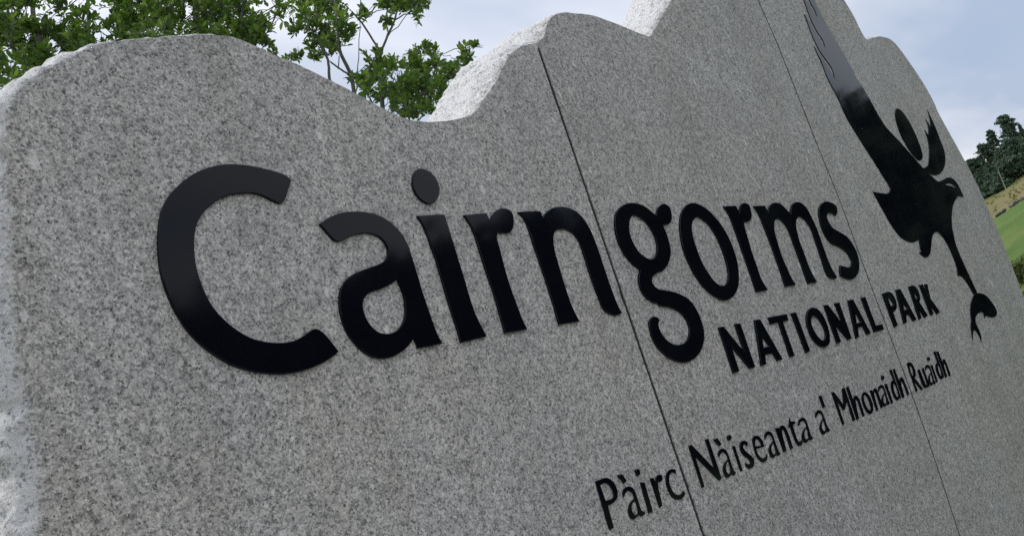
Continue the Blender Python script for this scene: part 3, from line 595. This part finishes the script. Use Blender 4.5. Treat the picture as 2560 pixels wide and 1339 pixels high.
small([k3((1187, 350, 1), (1210, 338, 1), (1283, 530, 1), (1287, 467), (1310, 456), (1345, 510), (1415, 690, 1), (1392, 708, 1), (1332, 545), (1308, 515), (1302, 550), (1350, 735, 1), (1322, 749, 1))], 'h left of the second slab joint')
small([k3((1383, 270, 1), (1412, 246), (1455, 271), (1500, 370), (1505, 430), (1490, 468, 1), (1610, 620, 1), (1582, 634, 1), (1478, 500, 1), (1535, 650, 1), (1512, 659, 1)), k3((1420, 302), (1450, 312), (1473, 390), (1470, 433), (1455, 430))], 'R right of the second slab joint')
small([k3((1532, 355, 1), (1560, 345, 1), (1638, 545), (1655, 562), (1662, 540), (1592, 335, 1), (1615, 325, 1), (1700, 580, 1), (1677, 594, 1), (1642, 603), (1622, 597), (1592, 540))], 'u')
small(aff_a(k3, (1640, 330), (1785, 540), (1722, 570)), 'a after the u')
q = small([k3(*cr_((1714, 290), (1735, 280), (1815, 520), (1797, 529)))], 'i before the last dh')
sub(relief('letter_dot', [k3((1688, 170), (1702, 185), (1705, 218), (1692, 228), (1680, 210), (1676, 182))], n=4), q)
small([k3((1754, 105, 1), (1778, 95, 1), (1905, 458, 1), (1880, 473, 1), (1858, 483), (1822, 438), (1787, 340), (1787, 272), (1812, 252, 1)), k3((1817, 292), (1840, 322), (1868, 415), (1860, 438), (1842, 410), (1818, 340))], 'last d')
small([k3((1794, 100, 1), (1820, 95, 1), (1885, 270, 1), (1887, 212), (1905, 206), (1935, 260), (1995, 430, 1), (1972, 444, 1), (1927, 305), (1907, 265), (1897, 285), (1945, 450, 1), (1922, 464, 1))], 'last h')

# bird emblem
b1, b2_, b3, b4, b5 = V(1960, 0, 2.79), V(2120, 240, 3.189), V(1960, 0, 4.4647), V(2180, 420, 3.9395), V(2360, 660, 5.58)
bird = attach(relief('bird_emblem', [
    b3((150, -420, 1), (245, -190), (335, 0), (430, 190), (530, 370), (640, 550), (740, 730), (820, 880), (920, 1040)) + b1((700, 868), (800, 978), (900, 1090), (980, 1180), (1040, 1235)) +
    b2_((720, 678), (760, 665), (800, 646), (840, 660), (880, 710), (905, 760), (925, 803, 1), (885, 797), (858, 830), (838, 880), (829, 960), (834, 1080)) +
    b4((795, 600), (825, 740), (870, 860), (920, 970), (980, 1100), (1030, 1205), (1038, 1228, 1), (1003, 1238, 1), (960, 1160), (910, 1088), (880, 1062), (848, 1056, 1), (835, 965), (800, 865), (750, 755), (700, 675), (650, 628), (612, 640), (592, 700), (584, 790), (570, 852), (540, 877), (500, 862), (470, 828, 1), (484, 818), (477, 780), (465, 707, 1), (400, 730), (330, 708), (260, 648), (190, 548), (120, 428), (60, 318), (12, 230, 1), (100, 245), (160, 245), (181, 210), (170, 168), (130, 108), (65, 0)) +
    b3((720, 1339), (600, 1080), (540, 970), (480, 850), (420, 690), (375, 600), (340, 515, 1), (400, 600), (460, 690), (530, 810), (572, 885, 1), (537, 768), (470, 668), (400, 568), (350, 470), (300, 350), (262, 240), (228, 160, 1), (290, 240), (350, 350), (410, 450), (460, 535, 1), (442, 465), (380, 368), (320, 258), (280, 158), (245, 60), (205, -60, 1), (270, 30), (330, 130), (370, 192, 1), (347, 118), (300, 38), (250, -72), (200, -200)),
    b2_((780, 706, 1), (800, 695), (830, 700), (860, 722, 1), (848, 727), (820, 715))], n=6, thick=.005))
tag(bird, 'raised black bird of prey, wings up and talons down, holding a fish')
w1 = relief('wing_panel', [b2_((392, 98), (432, 122), (482, 192), (533, 290), (574, 390), (596, 468), (592, 502), (568, 512), (532, 485), (484, 420), (434, 334), (396, 238), (377, 160), (379, 117))], thick=.004)
w2 = relief('wing_feathers', [b2_((635, 110, 1), (690, 230), (735, 345), (770, 440), (778, 510), (768, 570), (735, 618), (690, 630), (640, 611), (604, 574, 1), (636, 552), (646, 500), (648, 420), (635, 340), (612, 268, 1), (630, 295), (643, 312, 1), (640, 240), (620, 180, 1), (640, 212), (660, 247, 1), (655, 190))], thick=.004)
fi = relief('fish', [b5((432, 402, 1), (470, 398), (530, 405), (600, 445), (670, 530), (730, 630), (742, 680), (725, 724), (680, 740), (620, 728), (590, 713, 1), (568, 752, 1), (550, 672), (520, 668), (470, 695), (443, 750), (451, 820), (490, 910), (520, 1000), (528, 1080, 1), (500, 1008), (460, 940), (425, 918), (409, 960), (408, 1060, 1), (387, 950), (377, 850), (382, 770), (370, 650), (377, 550), (402, 468), (425, 425))], thick=.0044)
for o in (w1, w2, fi): sub(o, bird)

# ------------------------------------------------------------------ willow scrub behind the sign
def tube(verts, faces, path, r0, r1, n=6):
    base = len(verts); P = [Vector(p) for p in path]; m_ = len(P)
    for i, p in enumerate(P):
        d = (P[min(i + 1, m_ - 1)] - P[max(i - 1, 0)]).normalized()
        a = d.orthogonal().normalized(); b_ = d.cross(a); r = r0 + (r1 - r0) * i / (m_ - 1)
        for k in range(n):
            th = 2 * math.pi * k / n; verts.append(tuple(p + (a * math.cos(th) + b_ * math.sin(th)) * r))
    for i in range(m_ - 1):
        for k in range(n):
            a0 = base + i * n + k; a1 = base + i * n + (k + 1) % n; faces.append((a0, a1, a1 + n, a0 + n))
    return m_
LEAFV = np.array([(0, 0, 0), (.20, .30, .035), (.235, .60, .05), (0, 1.0, -.03), (-.235, .60, .05), (-.20, .30, .035), (0, .45, 0), (.13, .86, .02), (-.13, .86, .02)])
LEAFF = [(0, 1, 6), (1, 2, 6), (2, 7, 3), (2, 3, 6), (3, 4, 6), (3, 8, 4), (4, 5, 6), (5, 0, 6)]
def leaf_mesh():
    me = bpy.data.meshes.new('leaf'); me.from_pydata(LEAFV.tolist(), [], LEAFF); me.materials.append(M_LEAF)
    me.polygons.foreach_set('use_smooth', [True] * len(me.polygons)); me.update(); return me
LEAF_ME = leaf_mesh()
def bend(a, b, j, n=5):
    out = []
    for i in range(n + 1):
        s = i / n; w = math.sin(math.pi * s) * j
        out.append(a.lerp(b, s) + Vector((random.uniform(-1, 1), random.uniform(-1, 1), random.uniform(-1, 1))) * w)
    return out
def willow(label, base, yd, stems, clusters, leaf=.044, per=1.0, spread=.5):
    root = empty('willow_bush', base); tag(root, label, 'bush', 'willow bushes behind the sign')
    inv = Matrix.Translation(Vector(base)).inverted()
    def kid(o): o.parent = root; o.matrix_parent_inverse = inv; return o
    sv, nodes = [], []
    for path, r0, r1 in stems:
        pts = [Vector(base) if p == 'base' else on_y(p[0], p[1], yd + (p[2] if len(p) > 2 else 0)) for p in path]
        full = []
        for a, b_ in zip(pts[:-1], pts[1:]): full += bend(a, b_, .012 * (b_ - a).length, 5)[:-1]
        full.append(pts[-1]); sv.append((full, r0, r1)); nodes += full
    for i, (full, r0, r1) in enumerate(sv):
        v, f = [], []; tube(v, f, full, r0, r1, 7); kid(mesh_obj('trunk' if i == 0 else 'branch', v, f, [M_BARK], smooth=True))
    tv, tf, LM = [], [], []
    zax = Vector((0, 0, 1))
    for (cx_, cy_, rp) in clusters:
        dy_ = random.uniform(-spread, spread)
        c = on_y(cx_, cy_, yd + dy_); d = (c - CAM).length; r = rp / F_PX * d
        near = min(nodes, key=lambda q: (q - c).length + .5 * max(0, q.z - c.z))
        if (near - c).length < .5:
            p = bend(near, c, .02, 5); tube(tv, tf, p, .0032, .0018, 4)
        nt_ = max(4, int(9 * (r / .07) * per))
        for _ in range(nt_):
            dr = Vector((random.gauss(0, 1), random.gauss(0, 1), random.gauss(.55, .8))).normalized()
            st = c + Vector((random.gauss(0, .3), random.gauss(0, .3), random.gauss(-.1, .3))) * r
            ln_ = r * random.uniform(.6, 1.15); en = st + dr * ln_
            p = bend(st, en, .006, 4); tube(tv, tf, p, .0022, .0010, 3)
            if (st - c).length > .01: tube(tv, tf, [c, (c + st) / 2, st], .0022, .0018, 3)
            n_ = max(5, int(ln_ / .0090)); ph = random.uniform(0, 6)
            for k in range(n_ + 1):
                s = (k + .6) / (n_ + .6); q = st.lerp(en, min(1, s)); ph += 2.4
                side = (dr.orthogonal().normalized()); side = (Matrix.Rotation(ph, 3, dr) @ side)
                ld = (side * random.uniform(.5, 1.0) + dr * random.uniform(.45, 1.0) + zax * .25).normalized()
                if k >= n_: ld = dr
                up = (zax + Vector((random.gauss(0, .55), random.gauss(0, .55), 0))).normalized()
                xx = ld.cross(up).normalized(); up = xx.cross(ld)
                L_ = leaf * random.uniform(.5, 1.25) * (1 if k < n_ - 1 else .75)
                M = Matrix((xx, ld, up)).transposed().to_4x4(); M = Matrix.Translation(q) @ M @ Matrix.Diagonal((L_ * random.uniform(.9, 1.15), L_, L_ * random.uniform(.2, 2.2), 1))
                LM.append(M)
    tag(kid(mesh_obj('twigs', tv, tf, [M_BARK])), kind='stuff')
    # the leaves that show largest are objects of their own, the rest one mass
    def size(M):
        p = M.translation; rel = p - CAM; cc = ROT.T @ np.array(rel)
        if cc[2] > -.1: return 0
        u, v_ = CX + F_PX * cc[0] / -cc[2], CY - F_PX * cc[1] / -cc[2]
        if not (-20 < u < 2580 and -20 < v_ < 320): return 0
        return M.col[1].to_3d().length / rel.length
    LM.sort(key=size, reverse=True)
    for M in LM[:300]:
        o = bpy.data.objects.new('leaf', LEAF_ME); COL.objects.link(o); o.parent = root; o.matrix_parent_inverse = inv; o.matrix_basis = M
    rest = LM[300:]
    if rest:
        mats_ = np.array([np.array(M) for M in rest]); H = np.concatenate([LEAFV, np.ones((len(LEAFV), 1))], 1)
        vv = np.einsum('nij,kj->nki', mats_, H)[:, :, :3].reshape(-1, 3); nv = len(LEAFV)
        ff = (np.array(LEAFF)[None] + (np.arange(len(rest)) * nv)[:, None, None]).reshape(-1, 3)
        o = kid(mesh_obj('foliage', vv.tolist(), ff.tolist(), [M_LEAF], smooth=True)); tag(o, kind='stuff')
    return root
def fill(x0, x1, y0, y1, n, gaps, r=(22, 38)):
    out = []; tries = 0
    while len(out) < n and tries < 20000:
        tries += 1
        x, y = random.uniform(x0, x1), random.uniform(y0, y1)
        if any(((x - a) / c) ** 2 + ((y - b_) / d) ** 2 < 1 for a, b_, c, d in gaps): continue
        if any((x - q[0]) ** 2 + (y - q[1]) ** 2 < 15 ** 2 for q in out): continue
        out.append((x, y, random.uniform(*r)))
    return out
G = [(117, 18, 26, 42), (188, 18, 36, 44), (250, 40, 30, 62), (458, 42, 22, 50), (655, 14, 34, 34), (725, 40, 26, 60), (715, 100, 30, 32)]
willow('dense leafy willow bush above the left shoulder of the stone', (3.2, 3.0, 0), 2.9, [(['base', (180, 420), (110, 200), (70, -60)], .035, .010), ([(180, 420), (225, 150), (215, -60)], .016, .006), ([(110, 200), (30, 120), (10, -60)], .012, .005)], fill(-60, 330, -70, 250, 105, G), per=.85, leaf=.047)
willow('wide willow bush with thick dark stems above the rounded top of the stone', (4.3, 2.8, 0), 2.6, [(['base', (500, 300), (492, 80), (490, -60)], .03, .012), ([(500, 300), (440, 110), (460, 30), (455, -60)], .014, .007), ([(500, 300), (590, 110), (620, -40)], .016, .006), ([(590, 110), (680, 60), (700, 10)], .008, .004)], fill(300, 640, -70, 130, 95, G) + [(600, 120, 30), (640, 70, 34), (662, 85, 28), (690, 20, 24), (712, 22, 20), (640, 110, 28), (672, 110, 22), (700, 45, 18), (690, 135, 20), (715, 150, 16), (610, 40, 34), (620, 80, 32), (738, 135, 10), (752, 142, 9)], per=.85, leaf=.047)
willow('slender open willow bush left of the forked stem', (4.7, 2.4, 0), 2.2, [(['base', (900, 330), (880, 192), (850, 130), (842, 60), (836, -20)], .016, .006), ([(900, 330), (824, 200), (820, 150), (800, 110), (770, 62)], .011, .004), ([(880, 192), (846, 170), (822, 152), (810, 120)], .006, .004), ([(846, 172), (848, 140)], .004, .003)],
       [(795, 22, 30), (760, 8, 22), (830, 40, 34), (765, 52, 24), (850, 66, 28), (800, 80, 30), (775, 74, 18), (838, 108, 28), (792, 112, 24), (868, 100, 18), (818, 136, 20), (786, 146, 15), (745, 72, 14), (735, 82, 12), (812, 8, 28), (848, 14, 24), (872, 78, 16), (780, 35, 24), (825, 92, 22), (760, 28, 18)], per=1.2, leaf=.049)
willow('willow bush with a forked grey stem rising from the valley in the stone', (5.1, 2.2, 0), 2.0, [(['base', (960, 330), (952, 180), (951, 130)], .018, .0085), ([(951, 130), (905, 58), (880, 30), (858, 8)], .0065, .004), ([(951, 130), (985, 55), (992, 30), (1002, -20)], .0075, .005), ([(986, 52), (1010, 36), (1040, 34)], .005, .003), ([(905, 58), (930, 28), (945, 10)], .004, .003), ([(898, 40), (902, 0)], .004, .003), ([(960, 330), (1050, 240), (1075, 150)], .010, .004), ([(1050, 240), (1120, 190), (1165, 120)], .007, .003), ([(960, 330), (910, 210), (895, 195)], .006, .003)],
       [(1000, 6, 40), (962, 4, 24), (1036, 6, 26), (1064, 20, 14), (1048, 38, 13), (965, 48, 16), (918, 30, 15), (898, 40, 9), (935, 146, 22), (955, 186, 36), (1000, 200, 38), (1060, 188, 44), (1048, 142, 26), (1086, 128, 18), (1030, 240, 40), (1078, 242, 32), (1040, 278, 24), (1118, 190, 24), (1168, 138, 20), (1180, 116, 11), (1160, 162, 16), (1136, 176, 20), (905, 205, 22), (888, 194, 13), (915, 222, 18), (980, 236, 22), (1010, 262, 18), (1072, 286, 18), (1062, 120, 14), (1020, 290, 14), (1100, 215, 24), (975, 165, 18), (1062, 168, 28), (1020, 220, 28), (1000, 20, 30), (1012, -16, 32), (965, 215, 24), (985, 255, 20), (1005, 240, 26), (1045, 262, 26), (1090, 165, 24), (1105, 240, 20), (940, 195, 26), (925, 170, 18), (1025, 168, 22), (1140, 200, 18), (1060, 215, 30), (985, 275, 14), (1035, 10, 26), (975, 12, 24), (960, 240, 20), (1020, 272, 20), (1065, 230, 28), (1110, 172, 18)], per=1.2, leaf=.049)

# ------------------------------------------------------------------ hillside wood
def clump_faces(centers, radii, n_per, sz):
    v, f = [], []
    for c, r in zip(centers, radii):
        for _ in range(n_per):
            d = Vector((random.gauss(0, .55), random.gauss(0, .55), random.gauss(0, .6)))
            p = c + Vector((d.x * r[0], d.y * r[0], d.z * r[1]))
            a = Vector((random.gauss(0, 1), random.gauss(0, 1), random.gauss(0, .7))).normalized(); b_ = a.orthogonal().normalized()
            b_ = Matrix.Rotation(random.uniform(0, 6.28), 3, a) @ b_; s = sz * random.uniform(.5, 1.2); n_ = a.cross(b_)
            k = len(v); v += [tuple(p + b_ * s), tuple(p + n_ * s * .45), tuple(p - b_ * s), tuple(p - n_ * s * .45)]; f.append((k, k + 1, k + 2, k + 3))
    return v, f
def conifer(name, label, px, py, d, kind, wpx, group='pines of the hillside wood'):
    top = at_dist(px, py, d); zb = terr(top.x, top.y); H = top.z - zb; base = Vector((top.x, top.y, zb))
    root = empty(name, base); tag(root, label, 'tree', group)
    wid = wpx / F_PX * d / 2
    v, f = [], []
    lean = Vector((random.uniform(-.03, .03), random.uniform(-.03, .03), 0)) * H
    tp = [Vector((0, 0, -.3)), lean * .4 + Vector((0, 0, H * .4)), lean * .8 + Vector((0, 0, H * .7)), Vector((0, 0, H * .97))]
    tube(v, f, tp, .22, .05, 7); mesh_obj('trunk', v, f, [M_PBARK], root, True)
    cs, rs, lv, lf = [], [], [], []
    if kind == 'pine':
        nl = 44
        for i in range(nl):
            s = i / (nl - 1); h = H * (.30 + .67 * s); prof = wid * (.35 + .75 * math.sin(min(1, .25 + (1 - s) * 1.1) * math.pi / 2) if s > .25 else .75) * random.uniform(.35, 1.0); a = i * 2.4 + random.uniform(-.4, .4)
            c = Vector((math.cos(a) * prof * .85, math.sin(a) * prof * .85, h + prof * .12)); cs.append(c); rs.append((wid * random.uniform(.16, .34), wid * random.uniform(.07, .15)))
            tube(lv, lf, [Vector((0, 0, h - prof * .35)), c * .5 + Vector((0, 0, h * .5 - prof * .1)), c], .07, .025, 4)
        cs.append(Vector((0, 0, H * .95))); rs.append((wid * .3, H * .05)); np_ = 150; sz = .22
    else:
        nl = 60
        for i in range(nl):
            s = i / (nl - 1); h = H * (.08 + .88 * s); prof = wid * (1 - s) ** .8 * random.uniform(.5, 1); a = i * 2.4
            c = Vector((math.cos(a) * prof * .8, math.sin(a) * prof * .8, h - prof * .15)); cs.append(c); rs.append((wid * .30 * (1.15 - s), H * .035))
            tube(lv, lf, [Vector((0, 0, h)), c], .04, .015, 3)
        cs.append(Vector((0, 0, H * .96))); rs.append((.12, H * .04)); np_ = 95; sz = .22
    mesh_obj('limbs', lv, lf, [M_PBARK], root)
    cv, cf = clump_faces(cs, rs, np_, sz); mesh_obj('crown', cv, cf, [M_PINE], root)
    return root
TREES = [(2508, 290, 165, 'pine', 50, 'tallest pine of the hillside wood with a ragged round top'), (2472, 326, 168, 'pine', 30, 'narrow pine with gaps in its crown, just left of the tallest pine'),
 (2454, 362, 160, 'pine', 40, 'broad low-topped pine left of the narrow pine'), (2431, 398, 166, 'pine', 40, 'short conifer at the left end of the wood, against the stone'),
 (2547, 312, 160, 'spruce', 44, 'pointed dark conifer right of the tallest pine'), (2586, 300, 162, 'spruce', 60, 'dark conifer at the right border of the picture'),
 (2528, 352, 152, 'pine', 70, 'full dark pine in front of the tallest pine'), (2490, 384, 151, 'spruce', 78, 'dark green conifer in front of the narrow pine'), (2466, 408, 150, 'spruce', 72, 'low conifer in front of the broad pine'),
 (2552, 372, 149, 'spruce', 80, 'dark conifer at the field edge below the pointed conifer'), (2520, 396, 148, 'pine', 64, 'small pine at the field edge behind the pale post'), (2444, 432, 152, 'spruce', 66, 'lowest conifer of the wood beside the edge of the stone'), (2580, 350, 150, 'pine', 66, 'wide pine cut by the right border'), (2416, 420, 172, 'spruce', 40, 'conifer mostly hidden behind the edge of the stone'), (2486, 425, 147, 'spruce', 70, 'bushy conifer at the field edge left of the pale post')]
for px, py, d, kd, w, lab in TREES:
    conifer('pine_tree' if kd == 'pine' else 'conifer_tree', lab, px, py, d, kd, w)
# pale post at the field edge
pb = at_dist(2511, 463, 143); pt = at_dist(2496, 425, 143); zb = terr(pb.x, pb.y)
v, f = [], []; tube(v, f, [(0, 0, -.3), (0, 0, (pt.z - zb) * .5), (0, 0, pt.z - zb)], .065, .05, 8); f.append(tuple(range(len(v) - 8, len(v))))
pole = mesh_obj('wooden_pole', v, f, [M_POLE]); pole.location = (pb.x, pb.y, zb); tag(pole, 'pale bare wooden pole standing at the upper edge of the field', 'pole')
# tumbled field stones between the pasture and the dry grass
def stone_mesh(s):
    bm = bmesh.new(); bmesh.ops.create_icosphere(bm, subdivisions=2, radius=s)
    o_ = Vector((random.uniform(0, 50), 0, 0))
    for vv in bm.verts: vv.co *= 1 + .35 * noise.noise(vv.co / s * 1.1 + o_); vv.co.z *= .7
    me = bpy.data.meshes.new('stone'); bm.to_mesh(me); bm.free(); me.materials.append(M_ROCK); return me
SM = [stone_mesh(.15), stone_mesh(.21), stone_mesh(.12)]
for (xa, ya, xb, yb, n_, lab) in [(2488, 537, 512, 0, 0, '')][:0] + [(2487, 536, 2512, 518, 16, 'largest tumbled heap of grey field stones at the top of the green pasture'), (2522, 510, 2538, 501, 11, 'small heap of grey stones right of the larger heap at the pasture top'), (2548, 489, 2566, 474, 14, 'heap of grey stones at the right border above the green pasture')]:
    c0 = at_dist((xa + xb) / 2, (ya + yb) / 2, 112); r0 = empty('stone_heap', (c0.x, c0.y, terr(c0.x, c0.y))); tag(r0, lab, 'stones', 'stone heaps along the old field wall')
    for i in range(n_):
        s = (i + random.random()) / n_; q = at_dist(xa + (xb - xa) * s, ya + (yb - ya) * s, 112 + random.uniform(-.6, .6))
        o = bpy.data.objects.new('stone', random.choice(SM)); COL.objects.link(o); o.parent = r0
        o.location = (q.x - c0.x, q.y - c0.y, terr(q.x, q.y) - r0.location.z + random.uniform(0, .25)); o.rotation_euler = (random.uniform(-.4, .4), random.uniform(-.4, .4), random.uniform(0, 6)); o.scale = (random.uniform(.8, 1.5), random.uniform(.8, 1.3), random.uniform(.8, 1.2))
# rushy tufts scattered over the dry grass strip
tv, tf = [], []
for _ in range(110):
    q = at_dist(random.uniform(2440, 2620), 500, random.uniform(116, 150)); z = terr(q.x, q.y); h = random.uniform(.12, .35)
    for k in range(5):
        a = random.uniform(0, 6.28); w_ = random.uniform(.05, .16); i = len(tv); dx_, dy_ = math.cos(a), math.sin(a)
        tv += [(q.x - dx_ * w_, q.y - dy_ * w_, z), (q.x + dx_ * w_, q.y + dy_ * w_, z), (q.x + dx_ * w_ * 1.6 - dy_ * .1, q.y + dy_ * w_ * 1.6 + dx_ * .1, z + h)]; tf.append((i, i + 1, i + 2))
M_TUFT = leaf_mat('dry_grass', (.10, .13, .04), (.17, .16, .06), (.25, .21, .09), .3, .8)
o = mesh_obj('grass_tufts', tv, tf, [M_TUFT]); tag(o, 'rough tufts over the dry grass strip below the wood', 'grass', kind='stuff')
# bracken bush at the lower right
for (px, py, d, sx, lab) in [(2600, 668, 24, 1.15, 'dark green bracken bush at the right end of the stone'), (2575, 610, 34, 1.0, 'olive brown bracken patch behind the dark bush')]:
    tp = at_dist(px, py, d); zb = terr(tp.x, tp.y); H = tp.z - zb; r0 = empty('bracken_bush', (tp.x, tp.y, zb)); tag(r0, lab, 'bush', 'bracken by the field')
    cs, rs, lv, lf = [], [], [], []
    for i in range(30):
        a = random.uniform(0, 6.28); rr_ = sx * math.sqrt(random.random()); c = Vector((math.cos(a) * rr_, math.sin(a) * rr_, max(.15, H * (1 - .5 * (rr_ / sx) ** 2) * random.uniform(.45, 1)))); cs.append(c); rs.append((.26, .18)); tube(lv, lf, [Vector((c.x * .5, c.y * .5, -.1)), c], .012, .005, 4)
    mesh_obj('stems', lv, lf, [M_BARK], r0); cv, cf = clump_faces(cs, rs, 130, .07); tag(mesh_obj('fronds', cv, cf, [M_BRACK], r0), kind='stuff')

# ------------------------------------------------------------------ the wood across the road that the polished letters mirror
cs, rs = [], []
for i in range(260):
    az = rad(random.uniform(-125, -7)); d = random.uniform(21, 32); x, y = CAM.x + d * math.cos(az), CAM.y + d * math.sin(az)
    Ht = 1.6 + d * math.tan(rad(random.uniform(11.8, 13.6) - 1.5 * max(0, min(1, (math.degrees(az) + 36) / 18)))); zb = terr(x, y)
    for s in np.linspace(.06, .95, 7): cs.append(Vector((x + random.uniform(-.5, .5), y + random.uniform(-.5, .5), zb + (Ht - zb) * s))); rs.append((1.1 * (1.15 - s * .75), Ht * .10))
cv, cf = clump_faces(cs, rs, 80, .46); o = mesh_obj('roadside_wood', cv, cf, [M_WOODS]); tag(o, 'dark wood across the road facing the sign', 'wood', kind='stuff')
